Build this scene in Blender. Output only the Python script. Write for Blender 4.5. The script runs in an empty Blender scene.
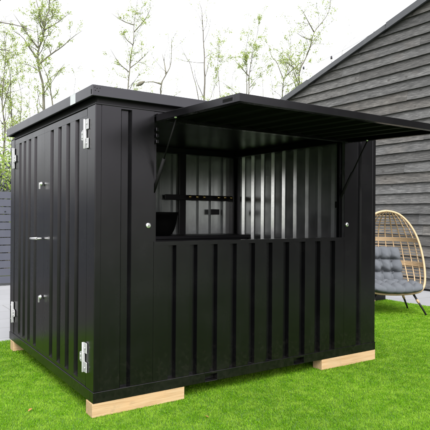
import bpy, bmesh, math, random
import numpy as np
from mathutils import Vector, Matrix

random.seed(7)
RNG = np.random.default_rng(11)
C = bpy.context.scene
COL = C.collection

# ------------------------------------------------------------------ camera
CAM = Vector((-1.4042, -3.6053, 1.4084))
YAW, PITCH, ROLL, FPX = 0.5885, 0.0010, 0.0072, 547.05
fw = Vector((math.cos(PITCH)*math.sin(YAW), math.cos(PITCH)*math.cos(YAW), math.sin(PITCH)))
rt = Vector((math.cos(YAW), -math.sin(YAW), 0)); up = rt.cross(fw)
r2 = rt*math.cos(ROLL) + up*math.sin(ROLL); u2 = -rt*math.sin(ROLL) + up*math.cos(ROLL)
cd = bpy.data.cameras.new('camera'); cam = bpy.data.objects.new('camera', cd); COL.objects.link(cam)
M = Matrix((r2, u2, -fw)).transposed().to_4x4(); M.translation = CAM
cam.matrix_world = M
cd.sensor_width = 36; cd.lens = FPX/430*36; cd.clip_start = 0.05; cd.clip_end = 2000
C.camera = cam

# ------------------------------------------------------------------ world + sun
SUN_EL, SUN_AZ = math.radians(48), math.radians(205)     # azimuth measured from +Y towards +X
w = bpy.data.worlds.new('World'); C.world = w; w.use_nodes = True
nt = w.node_tree; nt.nodes.clear()
sky = nt.nodes.new('ShaderNodeTexSky'); sky.sky_type = 'NISHITA'; sky.sun_disc = False
sky.sun_elevation = SUN_EL; sky.sun_rotation = SUN_AZ
sky.air_density = 1.0; sky.dust_density = 6.0; sky.ozone_density = 1.0
hs = nt.nodes.new('ShaderNodeHueSaturation'); hs.inputs['Saturation'].default_value = 0.12
hs.inputs['Value'].default_value = 2.1
bg = nt.nodes.new('ShaderNodeBackground'); bg.inputs['Strength'].default_value = 0.15
wo = nt.nodes.new('ShaderNodeOutputWorld')
nt.links.new(sky.outputs[0], hs.inputs['Color']); nt.links.new(hs.outputs[0], bg.inputs[0]); nt.links.new(bg.outputs[0], wo.inputs[0])
sd = bpy.data.lights.new('sun', 'SUN'); sd.energy = 0.5; sd.angle = math.radians(40); sd.color = (1, .965, .91)
so = bpy.data.objects.new('sun', sd); COL.objects.link(so)
sdir = Vector((math.cos(SUN_EL)*math.sin(SUN_AZ), math.cos(SUN_EL)*math.cos(SUN_AZ), math.sin(SUN_EL)))
so.rotation_euler = sdir.to_track_quat('Z', 'Y').to_euler(); so.location = (0, 0, 30)
C.view_settings.view_transform = 'Standard'; C.view_settings.look = 'None'
C.view_settings.gamma = 1; C.view_settings.use_curve_mapping = False
C.view_settings.exposure = 0.8
C.render.engine = 'CYCLES'
C.cycles.max_bounces = 8; C.cycles.diffuse_bounces = 4; C.cycles.glossy_bounces = 5

# ------------------------------------------------------------------ helpers
def at(px, py, D):
    """point seen at photo pixel px,py (430 scale), D metres in front of the camera"""
    return CAM + D*(fw + r2*((px-215)/FPX) - u2*((py-215)/FPX))

class MB:
    def __init__(s): s.v = []; s.f = []; s.m = []; s.sm = []
    def add(s, vs, fs, mi=0, smooth=False):
        b = len(s.v); s.v += [tuple(v) for v in vs]
        for f in fs: s.f.append(tuple(b+i for i in f)); s.m.append(mi); s.sm.append(smooth)
    def box(s, x0, x1, y0, y1, z0, z1, mi=0, mat=None):
        vs = [Vector((x, y, z)) for z in (z0, z1) for y in (y0, y1) for x in (x0, x1)]
        if mat: vs = [mat @ v for v in vs]
        s.add(vs, [(0,2,3,1),(4,5,7,6),(0,1,5,4),(2,6,7,3),(0,4,6,2),(1,3,7,5)], mi)
    def tube(s, pts, rad, n=8, mi=0, cap=True, flat=None):
        pts = [Vector(p) for p in pts]
        if not hasattr(rad, '__len__'): rad = [rad]*len(pts)
        b = len(s.v); prev = None
        for i, p in enumerate(pts):
            t = (pts[min(i+1, len(pts)-1)] - pts[max(i-1, 0)])
            t = t.normalized() if t.length > 1e-9 else Vector((0,0,1))
            if prev is None:
                a = Vector((0,0,1)) if abs(t.z) < .9 else Vector((1,0,0))
                x = t.cross(a).normalized()
            else:
                x = (prev - t*prev.dot(t)); x = x.normalized() if x.length > 1e-6 else t.orthogonal().normalized()
            prev = x; y = t.cross(x)
            for k in range(n):
                a = 2*math.pi*k/n
                s.v.append(tuple(p + (x*math.cos(a) + y*math.sin(a))*rad[i]))
        for i in range(len(pts)-1):
            for k in range(n):
                k2 = (k+1) % n
                s.f.append((b+i*n+k, b+i*n+k2, b+(i+1)*n+k2, b+(i+1)*n+k)); s.m.append(mi); s.sm.append(True)
        if cap:
            s.f.append(tuple(b+k for k in reversed(range(n)))); s.m.append(mi); s.sm.append(False)
            e = b+(len(pts)-1)*n
            s.f.append(tuple(e+k for k in range(n))); s.m.append(mi); s.sm.append(False)
    def lathe(s, prof, c=(0,0,0), n=24, mi=0, mat=None):
        c = Vector(c); b = len(s.v)
        for r, z in prof:
            for k in range(n):
                a = 2*math.pi*k/n; v = Vector((r*math.cos(a), r*math.sin(a), z))
                if mat: v = mat @ v
                s.v.append(tuple(v + c))
        for i in range(len(prof)-1):
            for k in range(n):
                k2 = (k+1) % n
                s.f.append((b+i*n+k, b+i*n+k2, b+(i+1)*n+k2, b+(i+1)*n+k)); s.m.append(mi); s.sm.append(True)
        s.f.append(tuple(b+k for k in reversed(range(n)))); s.m.append(mi); s.sm.append(False)
        e = b+(len(prof)-1)*n; s.f.append(tuple(e+k for k in range(n))); s.m.append(mi); s.sm.append(False)
    def prism(s, poly, ext, mi=0):
        """poly: list of 3d points, ext: vector"""
        n = len(poly); poly = [Vector(p) for p in poly]; ext = Vector(ext)
        vs = poly + [p+ext for p in poly]
        fs = [tuple(range(n)), tuple(reversed(range(n, 2*n)))] + [(i, i+n, (i+1)%n+n, (i+1)%n) for i in range(n)]
        s.add(vs, fs, mi)
    def build(s, name, mats, parent=None, bevel=0, fixn=True):
        me = bpy.data.meshes.new(name); me.from_pydata(s.v, [], s.f)
        if not isinstance(mats, (list, tuple)): mats = [mats]
        for m in mats: me.materials.append(m)
        me.polygons.foreach_set('material_index', s.m); me.polygons.foreach_set('use_smooth', s.sm)
        me.update()
        if fixn:
            bm = bmesh.new(); bm.from_mesh(me); bmesh.ops.recalc_face_normals(bm, faces=bm.faces); bm.to_mesh(me); bm.free()
        o = bpy.data.objects.new(name, me); COL.objects.link(o)
        if parent: o.parent = parent
        if bevel:
            md = o.modifiers.new('bevel', 'BEVEL'); md.width = bevel; md.segments = 2; md.limit_method = 'ANGLE'
            md.angle_limit = math.radians(40); md.harden_normals = False
        return o

def tag(o, label=None, cat=None, group=None, kind=None):
    if label: o['label'] = label
    if cat: o['category'] = cat
    if group: o['group'] = group
    if kind: o['kind'] = kind
    return o
def thing(name, label, cat, loc=(0,0,0), rotz=0, group=None):
    o = bpy.data.objects.new(name, None); COL.objects.link(o); o.location = loc; o.rotation_euler = (0,0,rotz)
    o.empty_display_size = .1
    return tag(o, label, cat, group)

# ------------------------------------------------------------------ materials
class NM:
    def __init__(s, name, **k):
        s.m = bpy.data.materials.new(name); s.m.use_nodes = True; s.t = s.m.node_tree
        s.b = s.t.nodes['Principled BSDF']; s.o = s.t.nodes['Material Output']
        for a, v in k.items():
            i = s.b.inputs[a.replace('_', ' ')]
            i.default_value = (*v, 1) if isinstance(v, tuple) and len(v) == 3 else v
    def n(s, t, **k):
        x = s.t.nodes.new(t)
        for a, v in k.items():
            if a in x.inputs: x.inputs[a].default_value = v
            else: setattr(x, a, v)
        return x
    def l(s, a, b): s.t.links.new(a, b)
    def coord(s, kind='Object', scale=(1,1,1), off=None):
        tc = s.n('ShaderNodeTexCoord'); mp = s.n('ShaderNodeMapping'); mp.inputs['Scale'].default_value = scale
        s.l(tc.outputs[kind], mp.inputs['Vector']); return mp.outputs[0]
    def noise(s, vec, scale, detail=4, rough=.55):
        x = s.n('ShaderNodeTexNoise'); x.inputs['Scale'].default_value = scale; x.inputs['Detail'].default_value = detail
        x.inputs['Roughness'].default_value = rough
        if vec is not None: s.l(vec, x.inputs['Vector'])
        return x.outputs['Fac']
    def ramp(s, fac, stops):
        r = s.n('ShaderNodeValToRGB'); e = r.color_ramp.elements
        while len(e) < len(stops): e.new(.5)
        for i, (p, c) in enumerate(stops):
            e[i].position = p; e[i].color = (*c, 1) if not isinstance(c, float) else (c, c, c, 1)
        s.l(fac, r.inputs[0]); return r.outputs[0]
    def mix(s, fac, a, b, mode='MIX'):
        x = s.n('ShaderNodeMix', data_type='RGBA', blend_type=mode)
        for sock, v in ((x.inputs[0], fac), (x.inputs[6], a), (x.inputs[7], b)):
            if hasattr(v, 'is_output'): s.l(v, sock)
            elif isinstance(v, (int, float)): sock.default_value = v if sock == x.inputs[0] else (v, v, v, 1)
            else: sock.default_value = (*v, 1)
        return x.outputs[2]
    def math(s, op, a, b=0.0):
        x = s.n('ShaderNodeMath', operation=op)
        for i, v in enumerate((a, b)):
            if hasattr(v, 'is_output'): s.l(v, x.inputs[i])
            else: x.inputs[i].default_value = v
        return x.outputs[0]
    def bump(s, h, strength=.3, dist=.01):
        x = s.n('ShaderNodeBump'); x.inputs['Strength'].default_value = strength; x.inputs['Distance'].default_value = dist
        s.l(h, x.inputs['Height']); s.l(x.outputs[0], s.b.inputs['Normal'])

def paint(name, col, rough, dust=.02, wav=.0025, mud=0.0):
    k = NM(name, Base_Color=col, Roughness=rough, Specular_IOR_Level=.40, Specular_Tint=(.95,.905,.99))
    c = k.coord(); n1 = k.noise(c, 3.0, 5); n2 = k.noise(c, 90, 3); n3 = k.noise(k.coord(scale=(1,1,.35)), 1.6, 3)
    streak = k.noise(k.coord(scale=(9,9,.5)), 2.0, 5, .6)
    col2 = k.mix(k.ramp(n1, [(.45, 0.0), (.75, 1.0)]), col, tuple(min(1, x+dust) for x in col))
    col2 = k.mix(k.math('MULTIPLY', k.ramp(streak, [(.58, 0.0), (.85, 1.0)]), .25), col2, tuple(min(1, x+dust*2.2) for x in col))
    if mud:      # dried splashes along the foot of the walls and a few pale nicks in the paint
        sz = k.n('ShaderNodeSeparateXYZ'); k.l(c, sz.inputs[0])
        h = k.math('SUBTRACT', k.noise(c, 22, 6, .7), k.math('MULTIPLY', sz.outputs['Z'], .55))
        col2 = k.mix(k.math('MULTIPLY', k.ramp(h, [(.34, 0.0), (.52, 1.0)]), mud), col2, (.05,.045,.035))
        v = k.n('ShaderNodeTexVoronoi'); v.inputs['Scale'].default_value = 3.2; k.l(k.coord(scale=(1,1,.6)), v.inputs['Vector'])
        col2 = k.mix(k.ramp(v.outputs['Distance'], [(.012, .8), (.02, 0.0)]), col2, (.30,.30,.30))
    k.l(col2, k.b.inputs['Base Color'])
    k.l(k.math('ADD', k.math('MULTIPLY', n1, .14), k.math('ADD', k.math('MULTIPLY', streak, .04), rough-.09)), k.b.inputs['Roughness'])
    h = k.math('ADD', k.math('MULTIPLY', n2, .012), n3)
    k.bump(h, .35, wav*4)
    return k.m
BLACK = paint('black_powder_coat', (.0011, .0011, .0013), .26, .0012, mud=.055)
BLACK_SOFT = paint('black_frame_paint', (.0013, .0013, .0015), .5, .001)
LIP = paint('roof_edge_paint', (.017,.017,.020), .32, .004)
BLACK_PLAIN = paint('black_plastic', (.006, .006, .0065), .45, .003)

def galv():
    k = NM('galvanised_steel', Metallic=.85, Roughness=.34)
    c = k.coord(); v = k.n('ShaderNodeTexVoronoi'); v.inputs['Scale'].default_value = 45; k.l(c, v.inputs['Vector'])
    n = k.noise(c, 4, 4)
    f = k.math('ADD', k.math('MULTIPLY', v.outputs['Color'], .2), k.math('MULTIPLY', n, .6))
    k.l(k.ramp(f, [(.2, (.46,.47,.48)), (.8, (.66,.67,.67))]), k.b.inputs['Base Color'])
    k.l(k.ramp(n, [(.3, .17), (.7, .24)]), k.b.inputs['Roughness'])
    k.bump(k.noise(k.coord(scale=(1,1,.25)), 2.0, 2), .2, .01)
    return k.m
GALV = galv()
ZINC = NM('zinc_plate', Base_Color=(.42,.42,.43), Metallic=.6, Roughness=.45).m
STEEL = NM('bright_steel', Base_Color=(.75,.75,.76), Metallic=.9, Roughness=.22).m
BRASS = NM('brass', Base_Color=(.62,.45,.18), Metallic=1.0, Roughness=.25).m
STICKER = NM('clear_label', Base_Color=(.36,.38,.39), Roughness=.3).m
DARKHOLE = NM('dark_hole', Base_Color=(.003,.003,.003), Roughness=.7, Specular_IOR_Level=.12).m

def wood_block():
    k = NM('pine_beam', Roughness=.75)
    c = k.coord(scale=(1.0, 30, 22)); n = k.noise(c, 3, 8, .7); n2 = k.noise(k.coord(), 6, 3)
    col = k.ramp(n, [(.25, (.16,.10,.045)), (.5, (.26,.192,.108)), (.75, (.31,.245,.155))])
    v = k.n('ShaderNodeTexVoronoi'); v.inputs['Scale'].default_value = 3.1; k.l(k.coord(scale=(1,1.6,2.2)), v.inputs['Vector'])
    col = k.mix(k.math('MULTIPLY', n2, .35), col, (.42,.21,.075))
    col = k.mix(k.ramp(v.outputs['Distance'], [(.05, .85), (.11, 0.0)]), col, (.12,.055,.02))
    st = k.noise(k.coord(), 11, 5, .65); col = k.mix(k.math('MULTIPLY', k.ramp(st, [(.56, 0.0), (.72, 1.0)]), .45), col, (.16,.12,.07))
    k.l(col, k.b.inputs['Base Color'])
    k.bump(n, .3, .004); return k.m
PINE = wood_block()

def boards():
    k = NM('weathered_boards', Roughness=.8)
    at_ = k.n('ShaderNodeAttribute', attribute_name='tone'); tone = at_.outputs['Color']
    sx = k.n('ShaderNodeSeparateColor'); k.l(tone, sx.inputs[0])
    tc = k.n('ShaderNodeTexCoord'); va = k.n('ShaderNodeVectorMath', operation='ADD')
    sc = k.n('ShaderNodeVectorMath', operation='SCALE'); sc.inputs['Scale'].default_value = 37.0
    k.l(tone, sc.inputs[0]); k.l(tc.outputs['Object'], va.inputs[0]); k.l(sc.outputs[0], va.inputs[1])
    def mp(s):
        m = k.n('ShaderNodeMapping'); m.inputs['Scale'].default_value = s; k.l(va.outputs[0], m.inputs['Vector']); return m.outputs[0]
    g1 = k.noise(mp((1,1.3,14)), 4, 8, .72); g2 = k.noise(mp((1,.35,5)), 2.2, 4); g3 = k.noise(mp((1,1,1)), 2.0, 3)
    v = k.n('ShaderNodeTexVoronoi'); v.inputs['Scale'].default_value = 3.4; k.l(mp((1,.8,1.3)), v.inputs['Vector'])
    knot = k.ramp(v.outputs['Distance'], [(.05, 1.0), (.13, 0.0)])
    col = k.ramp(g1, [(.30, (.014,.0142,.0145)), (.52, (.053,.053,.053)), (.70, (.115,.115,.113))])
    col = k.mix(k.ramp(g2, [(.35, 0.0), (.7, 1.0)]), col, k.mix(1.0, col, (1.35,1.35,1.35), 'MULTIPLY'))
    col = k.mix(k.math('MULTIPLY', k.ramp(g3, [(.55, 0.0), (.75, 1.0)]), .35), col, (.075,.066,.058))
    br = k.math('ADD', k.math('MULTIPLY', sx.outputs[0], .5), .75)
    cb = k.n('ShaderNodeCombineColor'); k.l(br, cb.inputs[0])
    k.l(k.math('MULTIPLY', br, k.math('SUBTRACT', 1.0, k.math('MULTIPLY', sx.outputs[1], .05))), cb.inputs[1])
    k.l(k.math('MULTIPLY', br, k.math('SUBTRACT', 1.0, k.math('MULTIPLY', sx.outputs[1], .11))), cb.inputs[2])
    col = k.mix(1.0, col, cb.outputs[0], 'MULTIPLY')
    col = k.mix(k.math('MULTIPLY', knot, .75), col, (.022,.019,.017))
    k.l(col, k.b.inputs['Base Color']); k.bump(g1, .5, .006); return k.m
BOARDS = boards()

def paving():
    k = NM('paving_stone', Roughness=.85)
    c = k.coord(); br = k.n('ShaderNodeTexBrick', offset=.5); k.l(c, br.inputs['Vector'])
    br.inputs['Scale'].default_value = 1.0; br.inputs['Brick Width'].default_value = 1.2; br.inputs['Row Height'].default_value = .6
    br.inputs['Mortar Size'].default_value = .008; br.inputs['Color1'].default_value = (.18,.183,.194,1)
    br.inputs['Color2'].default_value = (.20,.204,.215,1); br.inputs['Mortar'].default_value = (.12,.12,.12,1)
    n = k.noise(c, 5, 6); n2 = k.noise(c, 120, 2)
    col = k.mix(k.ramp(n, [(.3, 0.0), (.8, .5)]), br.outputs['Color'], (.16,.163,.17))
    k.l(col, k.b.inputs['Base Color']); k.bump(k.math('ADD', n2, k.math('MULTIPLY', br.outputs['Fac'], -2.0)), .2, .004); return k.m
PAVING = paving()

def turf_base():
    k = NM('turf_base', Roughness=.95)
    c = k.coord(); n = k.noise(c, 60, 4); n2 = k.noise(c, 1.5, 4)
    col = k.ramp(n, [(.3, (.028,.075,.008)), (.7, (.060,.145,.014))])
    k.l(k.mix(k.math('MULTIPLY', n2, .4), col, (.05,.10,.012)), k.b.inputs['Base Color']); k.bump(n, .8, .02); return k.m
TURF = turf_base()
def blade():
    k = NM('turf_blade', Roughness=.7, Specular_IOR_Level=.2)
    a = k.n('ShaderNodeAttribute', attribute_name='tone')
    sx = k.n('ShaderNodeSeparateColor'); k.l(a.outputs['Color'], sx.inputs[0])
    c = k.coord(); n2 = k.noise(c, 7, 5, .65); n3 = k.noise(c, 1.1, 3)
    col = k.ramp(sx.outputs[0], [(.0, (.036,.105,.001)), (.45, (.108,.262,.002)), (.8, (.185,.385,.005)), (1.0, (.31,.47,.06))])
    col = k.mix(k.ramp(n2, [(.42, 0.0), (.66, .85)]), col, (.25,.41,.035))
    col = k.mix(k.ramp(n3, [(.42, 0.0), (.7, .2)]), col, (.052,.140,.002))
    k.l(col, k.b.inputs['Base Color'])
    tr = k.n('ShaderNodeBsdfTranslucent'); k.l(col, tr.inputs[0]); mx = k.n('ShaderNodeMixShader'); mx.inputs[0].default_value = .5
    k.l(k.b.outputs[0], mx.inputs[1]); k.l(tr.outputs[0], mx.inputs[2]); k.l(mx.outputs[0], k.o.inputs[0]); return k.m
BLADE = blade()
def leafmat(name, c1, c2, tl=.5):
    k = NM(name, Roughness=.5)
    a = k.n('ShaderNodeAttribute', attribute_name='tone'); sx = k.n('ShaderNodeSeparateColor'); k.l(a.outputs['Color'], sx.inputs[0])
    col = k.ramp(sx.outputs[0], [(0.0, c1), (1.0, c2)]); k.l(col, k.b.inputs['Base Color'])
    tr = k.n('ShaderNodeBsdfTranslucent'); k.l(col, tr.inputs[0]); mx = k.n('ShaderNodeMixShader'); mx.inputs[0].default_value = tl
    k.l(k.b.outputs[0], mx.inputs[1]); k.l(tr.outputs[0], mx.inputs[2]); k.l(mx.outputs[0], k.o.inputs[0]); return k.m
LEAF = leafmat('spring_leaf', (.19,.26,.04), (.36,.43,.12))
LEAF2 = leafmat('hedge_leaf', (.12,.20,.03), (.34,.44,.09))
LEAF3 = leafmat('dark_hedge_leaf', (.016,.02,.018), (.04,.045,.045), .2)
def bark(name, c1, c2):
    k = NM(name, Roughness=.9); n = k.noise(k.coord(scale=(1,1,.25)), 9, 5)
    k.l(k.ramp(n, [(.3, c1), (.7, c2)]), k.b.inputs['Base Color']); k.bump(n, .5, .02); return k.m
BARK = bark('bark', (.050,.044,.036), (.125,.115,.095))
BARK2 = bark('mossy_bark', (.052,.050,.036), (.125,.118,.088))
TERRAIN = bark('meadow_ground', (.05,.07,.02), (.10,.12,.04))
FENCE = paint('blue_grey_fence', (.038,.042,.056), .6, .006)
SLATE = paint('slate_grey_metal', (.062,.065,.070), .55, .02)
RATTAN = NM('natural_rattan', Base_Color=(.31,.215,.122), Roughness=.6).m
def fabric():
    k = NM('grey_fabric', Roughness=.95); c = k.coord(); n = k.noise(c, 260, 2); n2 = k.noise(c, 7, 4)
    k.l(k.mix(n2, (.048,.053,.062), (.068,.074,.084)), k.b.inputs['Base Color']); k.bump(n, .25, .003); return k.m
FABRIC = fabric()
TUFT = NM('tuft_button', Base_Color=(.05,.052,.06), Roughness=.9).m

# ------------------------------------------------------------------ ground
XE, YE = 6.20, 2.73          # lawn edges towards the barn and behind the container
def sheet(name, x0, x1, y0, y1, z, m):
    b = MB(); b.add([(x0,y0,z),(x1,y0,z),(x1,y1,z),(x0,y1,z)], [(0,1,2,3)]); o = b.build(name, m, fixn=False)
    return tag(o, kind='structure')
sheet('terrain', -400, 400, -400, 400, -.05, TERRAIN)
sheet('paving', -14, 8.3, -14, 8.2, -.024, PAVING)
sheet('lawn_base', -9, XE, -9.5, YE, -.004, TURF)

def dark_ground():
    k = NM('dark_ground_mat', Roughness=.95); c = k.coord(); v = k.n('ShaderNodeTexVoronoi'); v.inputs['Scale'].default_value = 55; k.l(c, v.inputs['Vector'])
    k.l(k.mix(.6, k.ramp(k.noise(c, 4, 4), [(.3, (.035,.034,.034)), (.7, (.07,.068,.066))]), v.outputs['Color'], 'MULTIPLY'), k.b.inputs['Base Color'])
    k.bump(v.outputs['Distance'], .7, .01); return k.m
sheet('unseen_dark_ground', -9, -.2, YE+.02, 7.6, -.012, dark_ground())  # unseen dark ground, added to keep the doors' lower reflections dark and neutral

# turf blades: one countless mass
def grass():
    pts = []
    N = 3_600_000
    x = RNG.uniform(-6.5, XE+.012, N); y = RNG.uniform(-6, YE+.012, N)
    d = np.hypot(x-CAM.x, y-CAM.y)
    az = np.arctan2(x-CAM.x, y-CAM.y)
    vis = np.abs((az-YAW+np.pi) % (2*np.pi)-np.pi) < .62
    dens = np.where(vis, np.clip((4.2/np.maximum(d, 1.0))**1.3, .10, 1.0), .05)
    dens = np.where(d < 2.6, .12, dens)
    inside = (x > .25) & (x < 2.7) & (y > .3) & (y < 2.2)
    keep = (RNG.random(N) < dens) & ~inside
    x, y, d, vis = x[keep], y[keep], d[keep], vis[keep]; n = len(x)
    wd = np.where(vis, .0021*np.clip(d/4, 1, 3.2), .007)*RNG.uniform(.7, 1.3, n)
    ln = RNG.uniform(.007, .018, n)
    # pile direction varies slowly over the lawn
    ph = np.sin(x*1.7+.4*np.sin(y*2.1))+np.cos(y*1.3+x*.6)
    ang = ph*1.3 + RNG.normal(0, 1.5, n); lean = RNG.uniform(.6, 1.7, n)
    dx, dy = np.cos(ang), np.sin(ang)
    sa = RNG.uniform(0, 2*np.pi, n); sx, sy = np.cos(sa), np.sin(sa)
    V = np.zeros((n, 5, 3), np.float32)
    V[:,0] = np.c_[x-sx*wd/2, y-sy*wd/2, np.full(n, -.004)]; V[:,1] = np.c_[x+sx*wd/2, y+sy*wd/2, np.full(n, -.004)]
    mx, my, mz = x+dx*lean*ln*.3, y+dy*lean*ln*.3, ln*.6
    V[:,2] = np.c_[mx+sx*wd*.42, my+sy*wd*.42, mz]; V[:,3] = np.c_[mx-sx*wd*.42, my-sy*wd*.42, mz]
    V[:,4] = np.c_[x+dx*lean*ln, y+dy*lean*ln, ln*(1-.35*lean)]
    me = bpy.data.meshes.new('lawn_grass')
    me.vertices.add(n*5); me.vertices.foreach_set('co', V.ravel())
    base = np.arange(n, dtype=np.int32)*5
    loops = np.stack([base, base+1, base+2, base+3, base+3, base+2, base+4], 1).ravel()
    me.loops.add(n*7); me.loops.foreach_set('vertex_index', loops)
    st = np.stack([np.arange(n)*7, np.arange(n)*7+4], 1).ravel().astype(np.int32)
    me.polygons.add(n*2); me.polygons.foreach_set('loop_start', st)
    me.update(calc_edges=True)
    a = me.attributes.new('tone', 'FLOAT_COLOR', 'POINT')
    t = np.clip(RNG.normal(.48, .14, n), 0, 1); t[RNG.random(n) < .03] = 1.0
    col = np.ones((n, 5, 4), np.float32); col[:,:,0] = t[:,None]; a.data.foreach_set('color', col.ravel())
    me.materials.append(BLADE)
    o = bpy.data.objects.new('lawn_grass', me); COL.objects.link(o)
    tag(o, 'bright green short artificial turf around the black container', 'grass', kind='stuff')
grass()

# ------------------------------------------------------------------ barn
XB = 7.94; SLOPE = .301; ZR0, YR0 = 4.35, 7.055       # roof underside line on the gable: z = ZR0 + (YR0-y)*SLOPE
APEX, EAVE = -1.0, 8.6
def roofz(y): return ZR0 + (YR0 - y)*SLOPE if y >= APEX else ZR0 + (YR0-APEX)*SLOPE - (APEX-y)*SLOPE
YS = 2*APEX - EAVE
barn = thing('barn', 'large dark weatherboarded barn gable behind the egg chair', 'barn', (XB, 2, 0))
def barn_wall():
    b = MB(); tones = []
    ex = .2072; z0 = 0.02; k = 0
    rng = random.Random(3)
    while True:
        z = z0 + k*ex
        if z > roofz(APEX): break
        zt = z + ex + .02
        # run of the board under the roof
        lo = max(YS+.15, 2*APEX-(YR0-(z-ZR0)/SLOPE)) if z > roofz(EAVE) else YS+.15
        hi = min(EAVE-.15, YR0-(z-ZR0)/SLOPE) if z > roofz(EAVE) else EAVE-.15
        cuts = [lo]; y = lo + rng.uniform(.6, 4)
        while y < hi-.5: cuts.append(y); y += rng.uniform(2.2, 4.8)
        cuts.append(hi)
        for a, c in zip(cuts[:-1], cuts[1:]):
            tone = (rng.random(), rng.random()**3 if rng.random() > .12 else 1.0, rng.random())
            a2, c2 = a+.0015, c-.0015
            nseg = max(2, int((c2-a2)/.22)); wob = [rng.uniform(-.004, .004) for _ in range(nseg+1)]
            wx = [rng.uniform(-.003, .003) for _ in range(nseg+1)]
            vs = []
            for i in range(nseg+1):
                yy = a2 + (c2-a2)*i/nseg
                zb = z + wob[i]
                yt = yy
                if i == nseg and c == hi and z > roofz(EAVE): yt = min(yy, YR0-(zt-ZR0)/SLOPE)
                if i == 0 and a == lo and z > roofz(EAVE): yt = max(yy, 2*APEX-(YR0-(zt-ZR0)/SLOPE))
                vs += [(XB-.062+wx[i], yy, zb), (XB-.030, yy, zb+.001), (XB-.002, yt, zt), (XB-.016, yt, zt)]
            fs = []
            for i in range(nseg):
                o = i*4
                for j in range(4): fs.append((o+j, o+(j+1)%4, o+4+(j+1)%4, o+4+j))
            fs += [(3,2,1,0), tuple(nseg*4+j for j in range(4))]
            n0 = len(b.v); b.add(vs, fs, 0); tones += [tone]*len(vs)
        k += 1
    # solid gable behind the boards
    gp = [(XB+.01, EAVE-.15, 0), (XB+.01, YS+.15, 0), (XB+.01, YS+.15, roofz(YS+.15)-.03), (XB+.01, APEX, roofz(APEX)-.03), (XB+.01, EAVE-.15, roofz(EAVE-.15)-.03)]
    n0 = len(b.v); b.prism(gp, (.12,0,0), 1); tones += [(.5,.5,.5)]*(len(b.v)-n0)
    n0 = len(b.v)
    for yy in (EAVE-.15, YS+.15):
        s = -1 if yy > 0 else 1
        b.box(XB+.13, XB+12, min(yy, yy+s*.12), max(yy, yy+s*.12), 0, roofz(yy)-.04, 1)
    b.box(XB+11.88, XB+12, YS+.3, EAVE-.3, 0, roofz(EAVE)-.06, 1)
    tones += [(.5,.5,.5)]*(len(b.v)-n0)
    o = b.build('wall', [BOARDS, BLACK_SOFT]); me = o.data
    a = me.attributes.new('tone', 'FLOAT_COLOR', 'POINT')
    a.data.foreach_set('color', np.c_[np.array(tones), np.ones(len(tones))].astype(np.float32).ravel())
    return o
def rel(o, root):
    """parent keeping the world placement (roots have no scale)"""
    o.parent = root; o.matrix_parent_inverse = (Matrix.Translation(root.location) @ root.rotation_euler.to_matrix().to_4x4()).inverted(); return o
rel(barn_wall(), barn)
b = MB()
for s in (1, -1):
    ye = EAVE if s > 0 else YS
    p = [(XB-.11, APEX, roofz(APEX)+.02), (XB-.11, ye, roofz(ye)+.02), (XB-.11, ye, roofz(ye)+.08), (XB-.11, APEX, roofz(APEX)+.08)]
    b.prism(p, (12.4,0,0))
rel(b.build('roof', SLATE), barn)
b = MB()
# verge trim in overlapping lengths, each a little proud of the last
for s in (1, -1):
    ye = EAVE if s > 0 else YS; n = 4
    for i in range(n):
        y0 = APEX+(ye-APEX)*i/n; y1 = APEX+(ye-APEX)*(i+1)/n + (.06 if s > 0 else -.06)*(i < n-1)
        q = .012*(i % 2)
        p = [(XB-.135-q, y0, roofz(y0)-.01-q), (XB-.135-q, y1, roofz(y1)-.01-q), (XB-.135-q, y1, roofz(y1)+.105+q), (XB-.135-q, y0, roofz(y0)+.105+q)]
        b.prism(p, (.022+q,0,0))
        p = [(XB-.112, y0, roofz(y0)+.085+q), (XB-.112, y1, roofz(y1)+.085+q), (XB-.112, y1, roofz(y1)+.105+q), (XB-.112, y0, roofz(y0)+.105+q)]
        b.prism(p, (.2,0,0))
rel(b.build('verge_trim', SLATE), barn)

# ------------------------------------------------------------------ festoon light string
P0 = at(386, 24.5, (XB-.15-CAM.x)/((fw+r2*((386-215)/FPX)-u2*((24.5-215)/FPX)).x))
P1 = at(299, 68, 17.5)
fest = thing('string_lights', 'thin dark cable with black lamp holders strung from barn roof edge to the trees', 'string lights', P0)
b = MB(); ln = []
for i in range(25):
    t = i/24; p = P0.lerp(P1, t); p = p - Vector((0,0,.12*4*t*(1-t))); ln.append(p-P0)
b.tube(ln, .004, 5); b.build('cable', BLACK_PLAIN, fest)
for t in (.09, .52, .92):
    p = P0.lerp(P1, t)-Vector((0,0,.12*4*t*(1-t))) - P0
    b = MB(); b.lathe([(.004,.01),(.022,.005),(.026,-.03),(.028,-.075),(.024,-.08)], p, 10); s = b.build('lamp_holder', BLACK_PLAIN, fest)
    b = MB(); b.lathe([(.020,-.08),(.03,-.105),(.032,-.125),(.022,-.15),(.006,-.157)], p, 12)
    b.build('bulb', NM('bulb_glass', Base_Color=(.8,.8,.78), Roughness=.1, Transmission_Weight=.8).m if 'bulb_glass' not in bpy.data.materials else bpy.data.materials['bulb_glass'], s)

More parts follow.
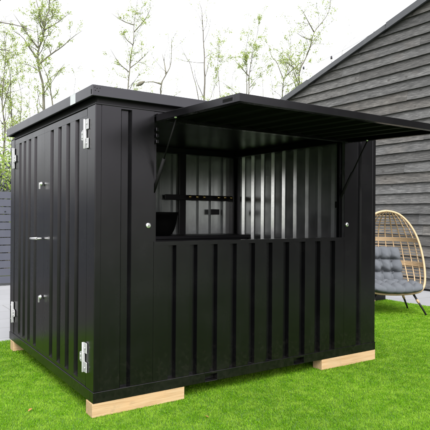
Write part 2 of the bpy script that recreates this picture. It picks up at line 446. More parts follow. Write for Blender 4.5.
# ------------------------------------------------------------------ container
L, W, H0, H1 = 2.912, 2.384, 0.10, 2.30
ct = thing('storage_container', 'black corrugated steel kiosk container with raised serving hatch', 'container')
RAIL = .176
def profile(u0, u1, centres, wt, wb, dep):
    """trapezoid grooves of top width wt, floor width wb: list of (u, depth)"""
    p = [(u0, 0)]
    for c in sorted(centres):
        p += [(c-wt/2, 0), (c-wb/2, dep), (c+wb/2, dep), (c+wt/2, 0)]
    p.append((u1, 0)); return p
def corrug(b, prof, z0, z1, fn, th=.003, mi=(0, 1)):
    """fn(u, d, z) -> world; outer skin mi[0], inner skin mi[1]"""
    n = len(prof); vs = []
    for (u, d) in prof: vs += [fn(u, d, z0), fn(u, d, z1)]
    for (u, d) in prof: vs += [fn(u, d+th, z0), fn(u, d+th, z1)]
    fo, fi = [], []
    for i in range(n-1):
        a = 2*i; fo.append((a, a+2, a+3, a+1)); c = 2*n+2*i; fi.append((c, c+1, c+3, c+2))
    b.add(vs, fo, mi[0]); base = len(b.v)-len(vs)
    for f in fi: b.f.append(tuple(base+i for i in f)); b.m.append(mi[1]); b.sm.append(False)
    ed = [(0, 1, 2*n+1, 2*n), (2*n-2, 4*n-2, 4*n-1, 2*n-1)]
    for i in range(n-1):
        a = 2*i; c = 2*n+2*i
        ed += [(a, c, c+2, a+2), (a+1, a+3, c+3, c+1)]
    for f in ed: b.f.append(tuple(base+i for i in f)); b.m.append(mi[0]); b.sm.append(False)

# base frame: four rails, the front one with two fork pockets cut out
b = MB()
pk = [(.92, 1.035), (1.845, 1.965)]
xs = [0, pk[0][0], pk[0][1], pk[1][0], pk[1][1], L]
for i in range(5):
    if i in (1, 3):
        b.box(xs[i], xs[i+1], 0, .06, .157, RAIL); b.box(xs[i], xs[i+1], 0, .06, H0, H0+.006)
        b.box(xs[i], xs[i+1], .05, .06, H0+.006, .157)
    else: b.box(xs[i], xs[i+1], 0, .06, H0, RAIL)
b.box(0, L, W-.06, W, H0, RAIL); b.box(0, .06, .06, W-.06, H0, RAIL); b.box(L-.06, L, .06, W-.06, H0, RAIL)
b.box(.0605, L-.0605, .0605, W-.0605, H0+.03, RAIL-.003)
b.build('base_frame', BLACK, ct, bevel=.003)
# corner posts
ZT = 2.175
CP = .10
for (x0, x1, y0, y1) in ((.004, .052, .004, .158), (L-.052, L-.004, .004, CP), (.004, CP, W-.15, W-.004), (L-CP, L-.004, W-CP, W-.004)):
    b = MB(); b.box(x0, x1, y0, y1, RAIL, ZT); b.build('corner_post', BLACK, ct, bevel=.004)
# top frame, set back under the roof lip
b = MB()
s = .03
b.box(s, L-s, s, s+.05, ZT+.0125, 2.245); b.box(s, L-s, W-s-.05, W-s, ZT+.0125, 2.245)
b.box(s, s+.05, s+.05, W-s-.05, ZT+.0125, 2.245); b.box(L-s-.05, L-s, s+.05, W-s-.05, ZT+.0125, 2.245)
for (x0,x1,y0,y1) in ((.004,L-.004,.004,.085),(.004,L-.004,W-.085,W-.004),(.004,.085,.0855,W-.0855),(L-.085,L-.004,.0855,W-.0855)): b.box(x0,x1,y0,y1,ZT+.0005,ZT+.012)
b.build('top_frame', BLACK_SOFT, ct, bevel=.003)
# roof: folded lip plus corrugated sheet, galvanised inside
OV = .035; BH = .0765
b = MB()
b.box(-OV, L+OV, -OV, -OV+.02, H1-BH, H1); b.box(-OV, L+OV, W+OV-.02, W+OV, H1-BH, H1)
b.box(-OV, -OV+.02, -OV+.02, W+OV-.02, H1-BH, H1); b.box(L+OV-.02, L+OV, -OV+.02, W+OV-.02, H1-BH, H1)
b.box(-OV+.02, L+OV-.02, -OV+.02, W+OV-.02, H1-.02, H1-.004, 0)
b.box(.085, L-.085, .085, W-.085, 2.245, 2.252, 0)
roof = b.build('roof', LIP, ct, bevel=.004)
b = MB()
for (x, z) in ((.018, 2.283), (.034, 2.277), (.055, 2.281), (.022, 2.262), (.045, 2.258)):
    b.lathe([(.0045,0),(.0045,.002),(.002,.003)], (0,0,0), 8, mat=Matrix.Translation((x-OV, -OV, z)) @ Matrix.Rotation(math.pi/2, 4, 'X'))
b.build('screw', BLACK_PLAIN, roof)
b = MB(); b.box(-OV-.0008, -OV, .30, .41, H1-BH+.001, H1-.004); b.build('sticker', STICKER, roof)
b = MB(); b.box(-OV-.001, -OV+.001, -OV+.010, -OV+.024, 2.236, 2.268); b.build('drain_slot', DARKHOLE, roof)

# front wall
gl = [.240]; gm = [.622+.1885*i for i in range(10)]; gr = [2.672]
SILL, HEAD = 1.212, 2.135
OX0, OX1 = .462, 2.474
fy = lambda u, d, z: (u, .006+d, z)
b = MB()
corrug(b, profile(.048, OX0, gl, .085, .050, .030), RAIL+.001, ZT-.012, fy)
corrug(b, profile(OX1, L-.048, gr, .070, .040, .030), RAIL+.001, ZT-.012, fy)
corrug(b, profile(OX0+.002, OX1-.002, [g for g in gm if g < OX1-.05], .068, .048, .036), RAIL+.001, SILL-.03, fy)
b.box(OX0+.002, OX1-.002, .003, .045, SILL-.03, SILL)            # sill rail
b.box(OX0+.002, OX1-.002, .008, .05, HEAD, ZT-.002)              # header
b.box(.0535, OX0, .0075, .045, ZT-.012, ZT-.0005); b.box(OX1, L-.0535, .0075, .045, ZT-.012, ZT-.0005)
for x in (OX0, OX1-.035): b.box(x-(.0 if x < 1 else 0), x+.035, .0395, .075, RAIL, HEAD)      # jambs
fwall = b.build('front_wall', [BLACK, GALV], ct)
for x in (.417, 2.505):
    b = MB(); b.lathe([(.020,0),(.020,.006),(.016,.010),(.006,.0105)], n=18, mat=Matrix.Translation((x, .006, 1.332)) @ Matrix.Rotation(math.pi/2, 4, 'X'))
    k = b.build('lock', STEEL, fwall)
    b = MB(); b.box(x-.002, x+.002, -.0057, -.004, 1.322, 1.340); b.build('keyhole', DARKHOLE, k)
# back and right walls
b = MB(); corrug(b, profile(CP-.006, L-CP+.006, [.26+.1885*i for i in range(14) if .26+.1885*i < L-.17], .075, .04, .03), RAIL-.004, ZT+.005, lambda u, d, z: (u, W-.006-d, z))
b.build('back_wall', [BLACK, GALV], ct)
b = MB(); corrug(b, profile(CP-.006, W-CP+.006, [.19+.2*i for i in range(11) if .19+.2*i < W-.17], .085, .045, .033), RAIL-.004, ZT+.005, lambda u, d, z: (L-.006-d, u, z))
b.build('end_wall', [BLACK, GALV], ct)
# interior fittings
for x in (.15, 2.02):
    b = MB(); b.box(x, x+.08, W-.075, W-.045, RAIL, ZT); b.build('wall_stud', BLACK_SOFT, ct)
b = MB(); b.box(.16, L-.13, 1.86, W-.078, 1.135, 1.172); b.box(.18, L-.15, 1.90, 1.918, .20, 1.134); b.build('counter', BLACK_SOFT, ct, bevel=.003)
b = MB(); b.box(1.80, 2.80, W-.10, W-.076, 1.60, 1.665); rail = b.build('coat_rail', BLACK_SOFT, ct, bevel=.003)
for x in (2.12, 2.225, 2.33, 2.55, 2.65, 2.75):
    b = MB(); b.lathe([(.008,0),(.008,.03),(.022,.036),(.024,.05),(.016,.06),(.004,.062)], n=14, mat=Matrix.Translation((x, W-.10, 1.64)) @ Matrix.Rotation(math.pi/2, 4, 'X'))
    b.build('hook', BRASS, rail)
b = MB(); b.box(2.47, 2.60, W-.095, W-.076, 1.42, 1.49); b.build('socket_box', BLACK_PLAIN, ct, bevel=.004)

# doors (left end)
def door(y0, y1, centres):
    b = MB(); fx = lambda u, d, z: (.008+d, u, z)
    za, zb = .205, 2.118
    corrug(b, profile(y0, y1, centres, .090, .066, .042), za, zb, fx)
    b.box(.007, .054, y0, y1, zb, 2.168); b.box(.007, .054, y0, y1, .1775, za)
    return b.build('door', [BLACK, BLACK], ct)
d1 = door(.168, 1.2085, [.375, .58, .785, .99]); d2 = door(1.210, 2.226, [1.475, 1.675, 1.85, 2.02])
def hinge(y, z, parent, s):
    """plate on the door and two lugs on the post round one pin; s = direction from the door to the post"""
    b = MB(); X = .001
    for dz in (.068, -.068):
        b.box(X-.008, X, *sorted((y-s*.016, y+s*.052)), z+dz-.036, z+dz+.036)
    poly = [(X-.011, y+s*.010, z+.034), (X-.011, y-s*.045, z+.034), (X-.011, y-s*.074, z+.022), (X-.011, y-s*.074, z-.034), (X-.011, y-s*.05, z-.044), (X-.011, y+s*.010, z-.034)]
    b.prism(poly, (.0105,0,0))
    b.tube([(X-.014, y, z-.106), (X-.014, y, z+.106)], .008, 10)
    for (yy, zz) in ((y+s*.036, z+.07), (y+s*.036, z-.07), (y-s*.05, z+.01), (y-s*.05, z-.02)):
        b.lathe([(.008,0),(.007,.004),(.003,.006)], n=8, mat=Matrix.Translation((X-.011, yy, zz)) @ Matrix.Rotation(-math.pi/2, 4, 'Y'))
    return b.build('hinge', ZINC, parent, bevel=.0015)
hinge(.170, 1.985, d1, -1); hinge(.170, .39, d1, -1); hinge(2.228, 1.98, d2, 1); hinge(2.228, .40, d2, 1)
# lever handle and two cylinder locks
b = MB()
b.tube([(-.004, 1.235, 1.195), (-.05, 1.235, 1.195)], .011, 10); b.tube([(-.05, 1.222, 1.197), (-.052, 1.34, 1.192), (-.050, 1.42, 1.190)], [.012, .011, .010], 10)
b.build('handle', STEEL, d2, bevel=.002)
for z in (1.675, .682):
    b = MB(); b.lathe([(.019,0),(.019,.012),(.013,.016),(.013,.024)], n=16, mat=Matrix.Translation((.0004, 1.24, z)) @ Matrix.Rotation(-math.pi/2, 4, 'Y'))
    b.box(-.030, -.018, 1.232, 1.240, z-.045, z+.012); b.build('lock', STEEL, d2)

# raised hatch: frame round a corrugated sheet, ribs running hinge to lip
hb = MB()
HX0, HX1, HD, HT = .470, 2.515, 1.042, .048
hroot = Matrix.Translation((0, -.002, 2.150)) @ Matrix.Rotation(math.radians(1.55), 4, 'X')
F = .045
for (x0, x1, y0, y1) in ((HX0, HX1, -HD, -HD+F), (HX0, HX1, -F, 0), (HX0, HX0+F, -HD+F, -F), (HX1-F, HX1, -HD+F, -F)):
    hb.box(x0, x1, y0, y1, -HT, 0, 0, hroot)
pr = profile(HX0+F, HX1-F, [.62+.1885*i for i in range(10)], .085, .040, .022)
corrug(hb, pr, -HD+F, -F, lambda u, d, z: hroot @ Vector((u, z, -.006-d)), mi=(0, 1))
for yy in (): hb.box(HX0+F, HX1-F, yy-.02, yy+.02, -HT+.004, -HT+.012, 0, hroot)
hatch = hb.build('hatch', [BLACK, DARKHOLE], ct, bevel=.002)
b = MB(); b.box(HX0-.001, HX0+.0015, -HD+.07, -HD+.17, -.036, -.016, 0, hroot); b.build('latch_slot', DARKHOLE, hatch)
b = MB()
for x in (.62, 1.49, 2.36): b.tube([(x-.06, -.006, 2.158), (x+.06, -.006, 2.158)], .010, 10)
b.box(HX0, HX1, -.03, .006, 2.152, 2.155); b.build('hinge', BLACK, hatch)
for i in range(3):
    b = MB(); b.box(OX0+.012, OX0+.036, -.0035, .035, 2.03-.045*i, 2.055-.045*i); b.build('bracket', BLACK, hatch, bevel=.003)
for (xa, xb) in ((HX0+.03, OX0+.017), (HX1-.04, OX1-.017)):
    a = hroot @ Vector((xa, -.26, -HT+.0)); e = Vector((xb, .085, 1.52)); d = (e-a).normalized(); n = a+(e-a)*.48
    b = MB(); b.tube([a, n+d*.02], .006, 10); b.tube([n, e], .0125, 12)
    b.lathe([(.004,-.012),(.012,-.008),(.014,0),(.012,.008),(.004,.012)], a, 10); b.box(e.x-.018, e.x+.018, e.y-.012, e.y+.012, e.z-.03, e.z+.03)
    st = b.build('gas_strut', DARKHOLE, hatch)
    b = MB(); b.lathe([(.003,-.010),(.010,-.006),(.011,0),(.010,.006),(.003,.010)], a+Vector((-.016,-.01,0)), 10); b.build('ball_joint', STEEL, st)

# timber bearers
def bearer(x0, x1, y0, y1, label, z1=.098):
    b = MB(); b.box(x0, x1, y0, y1, 0, z1); o = b.build('timber_block', PINE, bevel=.003)
    tag(o, label, 'timber block', 'timber blocks under the container')
bearer(-.004, .735, .004, .125, 'long pale pine block under the near left corner of the black container')
bearer(2.188, L+.004, .003, .12, 'long pale pine block under the right front corner of the black container')
bearer(-.004, .70, 2.20, 2.32, 'short-looking pine block end under the far door corner of the container')

# black tub on the back counter
tub = MB(); tub.lathe([(.115,0),(.135,.01),(.165,.06),(.19,.14),(.205,.235),(.216,.24),(.218,.268),(.208,.272),(.200,.25),(.16,.06),(.11,.02),(.001,.018)], n=36)
o = tub.build('tub', DARKHOLE); o.location = (1.62, 2.085, 1.1722); tag(o, 'round black tub standing on the counter inside the container under the hook rail', 'tub')

# ------------------------------------------------------------------ egg chair
FD = Vector((-.46, -.89, 0)).normalized(); rot = math.atan2(-FD.x, FD.y) + math.pi     # local -Y faces FD
CX = Vector((5.222, 1.688, 0))
chair = thing('egg_chair', 'natural rattan egg chair with grey tufted cushions on black legs', 'chair', CX, rot)
rim = [(0,1.48),(.11,1.468),(.21,1.43),(.31,1.345),(.39,1.23),(.455,1.08),(.490,.90),(.503,.70),(.492,.52),(.462,.40),(.40,.325),(.28,.295),(.14,.285),(0,.282)]
rim = [(x*.95, z+.015) for x, z in rim]
def smooth(pts, it=2):
    for _ in range(it):
        q = [pts[0]]
        for a, c in zip(pts[:-1], pts[1:]):
            q += [tuple(a[i]*.75+c[i]*.25 for i in range(len(a))), tuple(a[i]*.25+c[i]*.75 for i in range(len(a)))]
        q.append(pts[-1]); pts = q
    return pts
def rimy(z): return -.26 + .30*max(0, z-.30)
def hw(z):
    best = 0
    for (x0, z0), (x1, z1) in zip(rim[:-1], rim[1:]):
        if min(z0, z1) <= z <= max(z0, z1) and z0 != z1: return x0+(x1-x0)*(z-z0)/(z1-z0)
    return best
def depth(z): # how far the shell bulges behind the rim plane
    t = min(1, max(0, (z-.28)/(1.48-.28))); return .62*math.sqrt(max(0, 1-(2*t-1)**2))*(1-.10*t)
def shell(a, z):   # a in 0..pi across the back
    return Vector((-hw(z)*math.cos(a), rimy(z)+depth(z)*math.sin(a), z))
b = MB(); R = rim; full = R + [(-x, z) for x, z in reversed(R[1:-1])]
full = smooth(full+[full[0]], 2)
b.tube([(x, rimy(z), z) for x, z in full], .017, 8); b.build('rim', RATTAN, chair)
b = MB()
for i in range(1, 13):
    a = math.pi*i/13
    b.tube([shell(a, .285+(1.478-.285)*(1-math.cos(math.pi*j/24))/2) for j in range(25)], .0095, 6)
for j in range(1, 27):
    z = .315+1.15*j/27
    b.tube([shell(math.pi*k/24, z) for k in range(25)], .0045, 5)
b.build('basket', RATTAN, chair)
b = MB()
for z in (1.06, .70):
    for dz in (-.024, -.008, .008, .024): b.tube([shell(math.pi*k/28, z+dz)*1.0 + Vector((0,-.002,0)) for k in range(29)], .0095, 6)
b.build('band', RATTAN, chair)
def cushion(wx, wy, th, nx, ny, fn, edge=3.2):
    n = 56; vs = []; fs = []
    bx = [((i+1)/(nx+1)*2-1)*.98 for i in range(nx)]; by = [((i+1)/(ny+1)*2-1)*.98 for i in range(ny)]
    rg = random.Random(5); off = [(rg.uniform(-.05,.05), rg.uniform(-.05,.05)) for _ in range(nx*ny)]
    btn = [(bx[i]+off[i*ny+j][0], by[j]+off[i*ny+j][1]) for i in range(nx) for j in range(ny)]
    for side in (1, -1):
        for i in range(n+1):
            for j in range(n+1):
                u, v = 2*i/n-1, 2*j/n-1
                h = (max(0, 1-abs(u)**edge)*max(0, 1-abs(v)**edge))**.42
                dmin = min(math.hypot((u-p)*wx, (v-q)*wy) for p, q in btn)
                cr = min(min(abs(u-x)*wx for x in bx), min(abs(v-y)*wy for y in by))
                pit = .62*math.exp(-(dmin/.05)**2) + .30*math.exp(-cr/.012) + .26*math.exp(-(cr/.045)**2) + .02*math.sin(23*u+9*v)*math.sin(17*v-5*u)
                hh = th*h*(1-pit*(1 if side > 0 else .3))*(1 if side > 0 else .55)
                sq = 1 - .06*(abs(u)**2*abs(v)**2) - .035*math.exp(-(cr/.03)**2)*max(abs(u), abs(v))**4
                vs.append(fn(u*wx*sq, v*wy*sq, side*hh))
    m = (n+1)**2
    for s in (0, 1):
        for i in range(n):
            for j in range(n):
                a = s*m+i*(n+1)+j; q = (a, a+n+1, a+n+2, a+1); fs.append(q if s == 0 else q[::-1])
    mb = MB(); mb.add(vs, fs, 0, True); o = mb.build('cushion', FABRIC, chair)
    bm = bmesh.new(); bm.from_mesh(o.data); bmesh.ops.remove_doubles(bm, verts=bm.verts, dist=.0005); bmesh.ops.recalc_face_normals(bm, faces=bm.faces); bm.to_mesh(o.data); bm.free()
    return o, [fn(p*wx, q*wy, th*.40) for p, q in btn]
def seatfn(x, y, h):
    bend = .06*(x/.44)**2 + .05*max(0, (y+.05))
    return Vector((x*(1-.22*((y+.02)/.30)**2), y-.06, .365+bend*.4+h))
sc_, bt = cushion(.45, .33, .115, 4, 2, seatfn); sc_.name = 'seat_cushion'
def backfn(x, y, h):
    z = .665+y; return Vector((x, .20+.28*y+.10 - .20*(x/.33)**2*.6 - h, z))
bc_, bt2 = cushion(.295, .29, .12, 3, 2, backfn); bc_.name = 'back_cushion'
for lst, par in ((bt, sc_), (bt2, bc_)):
    for p in lst:
        b = MB(); b.lathe([(.003,-.006),(.011,-.004),(.013,0),(.010,.004),(.003,.006)], p, 10); b.build('button', TUFT, par)
b = MB(); b.tube([(.30*math.cos(a*math.pi/12), -.02+.24*math.sin(a*math.pi/12), .30) for a in range(25)], .014, 8); b.build('seat_ring', RATTAN, chair)
for sx in (1, -1):
    for sy, yy in ((-1, -.20), (1, .18)):
        t = Vector((sx*.27, yy, .315)); f = Vector((sx*.435, yy+sy*.10, 0))
        b = MB(); b.tube([t, f], [.016, .0125], 10); lg = b.build('leg', BLACK_PLAIN, chair)
        b = MB(); q = t.lerp(f, .42)
        b.tube([t.lerp(f, .30), t.lerp(f, .46)], [.019, .018], 10); b.build('binding', RATTAN, lg)
# low black box beyond the container's end
b = MB(); b.box(5.70, 6.16, 2.50, 2.66, 0, .14); b.box(5.69, 6.17, 2.49, 2.67, .1405, .158)
o = b.build('planter_box', BLACK_SOFT, bevel=.004); tag(o, 'low black box on the lawn edge, mostly hidden by the container', 'box')

# ------------------------------------------------------------------ fence, back wall
fence = thing('slat_fence', 'blue grey horizontal slat fence left of the container doors', 'fence', (1, 7.8, 0))
b = MB()
for i in range(12):
    z = .03+.1535*i; b.box(-9, 6.9, -.012, .012, z, z+.137)
b.build('slat_panel', FENCE, fence)
for x in (-8.9, -6.9, -4.9, -2.9, -.9, 1.1, 3.1, 5.1, 6.85):
    b = MB(); b.box(x-.04, x+.04, .013, .093, 0, 1.90); b.build('post', FENCE, fence)

# ------------------------------------------------------------------ trees
def leaves_mesh(name, pts, size, mat, parent):
    P = np.array(pts, np.float32); n = len(P)
    d1 = RNG.normal(size=(n,3)); d1 /= np.linalg.norm(d1, axis=1)[:,None]
    d2 = RNG.normal(size=(n,3)); d2 -= d1*(d1*d2).sum(1)[:,None]; d2 /= np.linalg.norm(d2, axis=1)[:,None]
    s = size*RNG.uniform(.55, 1.25, n)[:,None]
    V = np.stack([P, P+d1*s*.5+d2*s*.28, P+d1*s, P+d1*s*.5-d2*s*.28], 1).astype(np.float32)
    me = bpy.data.meshes.new(name); me.from_pydata(V.reshape(-1,3).tolist(), [], (np.arange(n*4).reshape(-1,4)).tolist())
    a = me.attributes.new('tone', 'FLOAT_COLOR', 'POINT'); c = np.ones((n,4,4), np.float32)
    c[:,:,0] = RNG.random(n)[:,None]; a.data.foreach_set('color', c.ravel())
    me.materials.append(mat); o = bpy.data.objects.new(name, me); COL.objects.link(o); o.parent = parent; return o

def tree(label, D, stems, r0=.13, nleaf=14, leaf=.085, lmat=LEAF, bmat=BARK, twig=1.5, seed=0, name='tree', group='spring trees beyond the fence'):
    rg = random.Random(seed)
    P = [[at(px, py, D) for px, py in st] for st in stems]
    # main stem runs down to the ground
    base = Vector((P[0][0].x+rg.uniform(-.15,.15), P[0][0].y+rg.uniform(-.15,.15), -.05))
    P[0] = [base, base.lerp(P[0][0], .5)+Vector((rg.uniform(-.08,.08),0,0))] + P[0]
    for st in P[1:]:      # side stems swing a little in depth
        sw = rg.uniform(-1, 1)
        for i, p in enumerate(st): st[i] = p + fw*sw*.35*i
    root = thing(name, label, 'tree', base, 0, group)
    b = MB(); L = []
    def grow(pts, ra, rb, lev):
        pts = [Vector(p) for p in pts]
        if lev == 0:       # crooked, like a real stem
            q = [pts[0]]
            for a, c in zip(pts[:-1], pts[1:]):
                m = max(1, int((c-a).length/.45))
                for j in range(1, m+1): q.append(a.lerp(c, j/m) + Vector((rg.gauss(0,1), rg.gauss(0,1), rg.gauss(0,.5)))*(.024 if ra < .09 else .012))
            pts = q
        sp = smooth([tuple(p) for p in pts], 1) if lev == 0 else [tuple(p) for p in pts]
        n = len(sp); rad = [ra+(rb-ra)*(i/(n-1))**.7 for i in range(n)]
        b.tube([Vector(p)-base for p in sp], rad, 7 if lev == 0 else (5 if lev == 1 else 3), cap=False)
        return [Vector(p) for p in sp], rad
    def sprout(pts, rad, lev, length, dens, start):
        seg = [(pts[i+1]-pts[i]).length for i in range(len(pts)-1)]; tot = sum(seg)
        k = max(1, int(tot*dens))
        for _ in range(k):
            s = tot*(start+(1-start)*rg.random()); acc = 0
            for i, q in enumerate(seg):
                if acc+q >= s: break
                acc += q
            t = (s-acc)/max(q, 1e-6); p = pts[i].lerp(pts[i+1], t); d = (pts[i+1]-pts[i]).normalized()
            o = Vector((rg.gauss(0,1), rg.gauss(0,1), rg.gauss(.25,.7))).normalized()
            v = (d*.55+o*.95+Vector((0,0,.25))).normalized()
            ln_ = length*rg.uniform(.45, 1.15)*(1-.35*s/tot)
            q = [p]; c = p
            for j in range(4):
                v = (v+Vector((rg.gauss(0,.22), rg.gauss(0,.22), rg.gauss(.06,.22)))).normalized(); c = c+v*ln_/4; q.append(c)
            rr = min(max(rad[min(i, len(rad)-1)]*.5, .007), .022 if lev == 1 else .009)
            pp, r_ = grow(q, rr, rr*.45, lev)
            if lev < 2: sprout(pp, r_, lev+1, length*.42, 3.4*twig, .15)
            m = int(nleaf*2.3*rg.choice([.1,.5,1.0,1.8])) if lev == 2 else int(nleaf*.8)
            for _ in range(m):
                u = rg.random()**.6; i2 = min(3, int(u*4)); pt = pp[i2].lerp(pp[i2+1], u*4-i2)
                L.append(pt-base+Vector((rg.gauss(0,.045), rg.gauss(0,.045), rg.gauss(0,.045))))
    for si, st in enumerate(P):
        ra = r0*1.0 if si == 0 else r0*.33
        st2 = st
        pts, rad = grow(st2, ra, .007, 0)
        tl = sum((pts[i+1]-pts[i]).length for i in range(len(pts)-1))
        sprout(pts, rad, 1, min(2.2, .12*tl+.7), 1.9*twig, .42 if si == 0 else .2)
    b.build('trunk', bmat, root, fixn=False)
    if L: leaves_mesh('crown', L, leaf*.72, lmat, root)
    return root

tree('forked tree with two leaning stems above the left end of the container', 24, [
    [(44,112),(43,85),(38,63),(38,50),(44,35),(45,20),(50,8),(48,-15),(52,-40)],
    [(54,118),(52,88),(47,72),(40,60)], [(39,64),(52,54),(62,47),(72,38),(83,30)], [(39,60),(29,46),(24,38),(12,31)],
    [(45,30),(40,15),(36,2),(30,-15)], [(44,30),(55,22),(66,10)], [(38,48),(28,34),(18,18)]], .15, 15, .09, bmat=BARK2, seed=1)
tree('slender upright tree rising just behind the container roof corner', 25, [
    [(128,100),(129,75),(131,55),(134,40),(134,20),(137,5),(138,-8)], [(129,72),(120,65),(113,53)], [(130,68),(140,58),(150,47)],
    [(133,45),(125,38),(120,28)], [(134,25),(122,20),(110,12)], [(134,32),(146,20),(152,10)]], .10, 11, .085, bmat=BARK2, seed=2)
tree('small crooked bare tree with a long left branch above the roof', 22, [
    [(161,104),(161,84),(166,74),(171,66),(172,52),(171,38)], [(161,84),(152,81),(142,82)], [(166,74),(163,62),(162,52)]], .125, 5, .075, bmat=BARK2, twig=.7, seed=3)
tree('tall thin straight bare trunk reaching the top of the view', 26, [
    [(204,108),(205,80),(204,55),(203,30),(202,10),(199,2)]], .15, 5, .08, twig=.75, seed=4)
tree('thin leaning bare stem left of the tall straight trunk', 26.5, [
    [(200,108),(196,85),(190,63),(186,58),(181,46)]], .09, 3, .075, twig=.5, seed=5)
tree('short sparse sapling right of the tall straight trunk', 25, [
    [(222,104),(219,82),(218,62),(220,46)]], .06, 12, .085, seed=6)
tree('leafy twin stemmed tree behind the raised hatch corner', 27, [
    [(248,104),(249,75),(253,50),(257,35),(259,22)], [(246,100),(247,70),(245,55),(247,40)], [(249,76),(240,66),(234,60)]], .11, 16, .085, bmat=BARK2, seed=7)
tree('forked tree with spreading stems left of the barn roof edge', 26, [
    [(281,106),(284,80),(290,62),(291,45),(289,30)], [(284,80),(277,62),(271,55),(270,42)], [(286,76),(296,68),(304,62)]], .10, 12, .085, bmat=BARK2, seed=8)
tree('tree bending right along the barn roof edge', 24, [
    [(302,106),(300,90),(298,72),(305,60),(310,48),(314,32),(324,20),(330,10),(331,-4)], [(298,70),(290,63),(284,57)], [(314,32),(306,24),(299,15)], [(312,40),(303,38),(296,33)]], .11, 11, .085, bmat=BARK2, seed=9)
tree('bare twiggy treetop poking above the barn verge', 30, [
    [(342,80),(342,50),(349,42),(355,37)]], .05, 2, .08, twig=.6, seed=10)
tree('thin pale trunk at the left edge beside the container corner', 21, [
    [(13,190),(14,150),(12,110),(9,80),(8,50)]], .07, 16, .08, bmat=BARK2, seed=11)
tree('leaning thin trunk at the extreme left edge of the view', 20, [
    [(2,190),(4,140),(2,100),(6,60),(4,30)], [(3,110),(10,95),(16,84)]], .08, 14, .08, seed=12)
tree('slim sapling between the left edge and the forked tree', 26, [
    [(21,140),(20,112),(22,95),(18,80),(17,66)]], .05, 14, .08, bmat=BARK2, seed=13)
tree('overhanging tree outside the left edge with branches reaching in', 15, [
    [(-42,200),(-40,90),(-36,30),(-30,-20),(-26,-60)], [(-38,40),(-14,17),(8,17),(22,21)], [(-34,10),(-8,8),(8,3),(16,-6)], [(-37,60),(-20,52),(2,53),(16,56)]], .13, 4, .06, twig=.8, seed=14)
tree('small sapling between the forked tree and the roof corner', 30, [
    [(74,120),(74,98),(75,80),(73,68)]], .05, 6, .085, bmat=BARK2, twig=.6, seed=15)
tree('faint distant sapling between twin stemmed and forked trees', 34, [
    [(264,110),(263,84),(262,64),(264,52)]], .06, 8, .09, twig=.7, seed=16)
rgd = random.Random(77)
for i, (x, top, lab) in enumerate(((30,58,'faint far sapling between the forked tree stems and the left roof lip'), (96,66,'faint far sapling over the near roof corner'),
        (112,60,'faint far sapling left of the slender upright tree'), (148,70,'faint far sapling right of the slender upright tree'), (178,72,'faint far sapling right of the crooked bare tree'),
        (212,58,'faint far sapling just right of the tall straight trunk'), (233,54,'faint far sapling left of the twin stemmed leafy tree'), (272,60,'faint far sapling right of the twin stemmed leafy tree'))):
    st = [(x+rgd.uniform(-2,2)*(j > 0), 112-(112-top)*j/4) for j in range(5)]
    tree(lab, 38+rgd.uniform(0,8), [st], .06, 7, .11, seed=60+i, twig=.8, bmat=BARK2)
# hedge shrubs behind the fence
def shrub(label, c, rx, rz, n, mat, name='shrub', leaf=.08, group='shrubs behind the fence', seed=0):
    rg = random.Random(seed); root = thing(name, label, 'shrub', (c[0], c[1], -.04), 0, group)
    b = MB(); L = []
    for _ in range(26):
        a = rg.uniform(0, 2*math.pi); q = rg.random()**.5
        e = Vector((rx*q*math.cos(a), rx*.7*q*math.sin(a), rz*rg.uniform(.55, 1.05)*(1-.35*q*q))); m = e*.5+Vector((rg.gauss(0,.1), rg.gauss(0,.1), 0)); m.x *= .7
        b.tube([(rg.gauss(0,.1), rg.gauss(0,.1), 0), m, e], [.025, .016, .006], 5, cap=False)
        for _ in range(n//26):
            t = rg.random()**.5; p = m.lerp(e, t); s = .12+.16*t
            L.append(p+Vector((rg.gauss(0,s), rg.gauss(0,s), rg.gauss(0,s))))
    b.build('stem', BARK, root, fixn=False); leaves_mesh('foliage', L, leaf, mat, root)
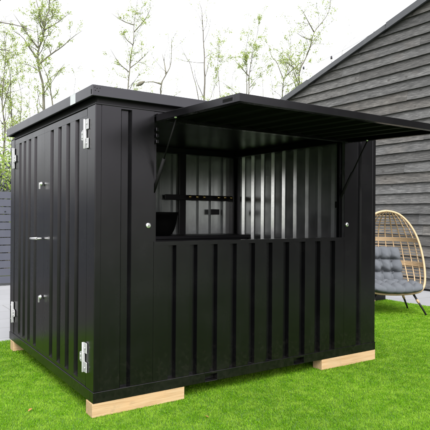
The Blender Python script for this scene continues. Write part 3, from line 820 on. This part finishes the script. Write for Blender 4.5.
for i, (px, py, D, rx, rz, lab) in enumerate((
    (2, 160, 14.2, 1.0, 3.3, 'leafy light green shrub above the fence at the left edge'),
    (-24, 160, 14.4, 1.1, 2.2, 'light green shrub just outside the left edge behind the fence'),
    (11, 150, 17.0, 1.2, 4.2, 'taller pale green shrub close to the far container corner'))):
    p = at(px, py, D); shrub(lab, (p.x, p.y), rx, rz, 5200, LEAF2, seed=40+i)
p = at(-8, 185, 11.9)
shrub('low dark clipped hedge plant showing over the fence top', (p.x, p.y), 1.2, 2.55, 9000, LEAF3, name='dark_hedge', leaf=.07, group='dark hedge plants', seed=50)


# ------------------------------------------------------------------ small finds: two dry leaves on the turf, a withered leaf bunch in the crooked tree
DRY = NM('dry_leaf', Base_Color=(.22,.10,.025), Roughness=.8).m
def dry_leaf(x, y, rz, sc, label):
    b = MB(); o = [(0,0),(.3,.16),(.6,.2),(.85,.1),(1,0),(.85,-.1),(.6,-.2),(.3,-.16)]
    up_ = [(px, py, .08*math.sin(px*3)+.9*py*py) for px, py in o]; b.add(up_ + [(p[0], p[1], p[2]-.012) for p in up_],
        [tuple(range(8)), tuple(reversed(range(8, 16)))] + [(i, (i+1)%8, (i+1)%8+8, i+8) for i in range(8)])
    q = b.build('dry_leaf', DRY); q.location = (x, y, .014); q.rotation_euler = (.15, -.2, rz); q.scale = (sc, sc, sc)
    tag(q, label, 'leaf')
dry_leaf(-0.348, 0.341, .6, .045, 'tiny dry brown leaf on the lawn left of the near timber block')
dry_leaf(0.668, -0.445, 2.1, .035, 'tiny dry brown leaf on the open lawn in front of the container')
crook = [o for o in bpy.data.objects if o.get('label', '').startswith('small crooked bare tree')][0]
p = at(140.5, 83.5, 22); ax = (at(146, 81, 22)-at(136.5, 86, 22)); ln_ = ax.length
b = MB(); b.lathe([(.004,-.5*ln_),(.05,-.32*ln_),(.085,-.05*ln_),(.07,.2*ln_),(.025,.42*ln_),(.006,.5*ln_)], (0,0,0), 9, mat=ax.to_track_quat('Z','Y').to_matrix().to_4x4())
lf = b.build('withered_leaf', BARK2, crook); lf.location = p - crook.location
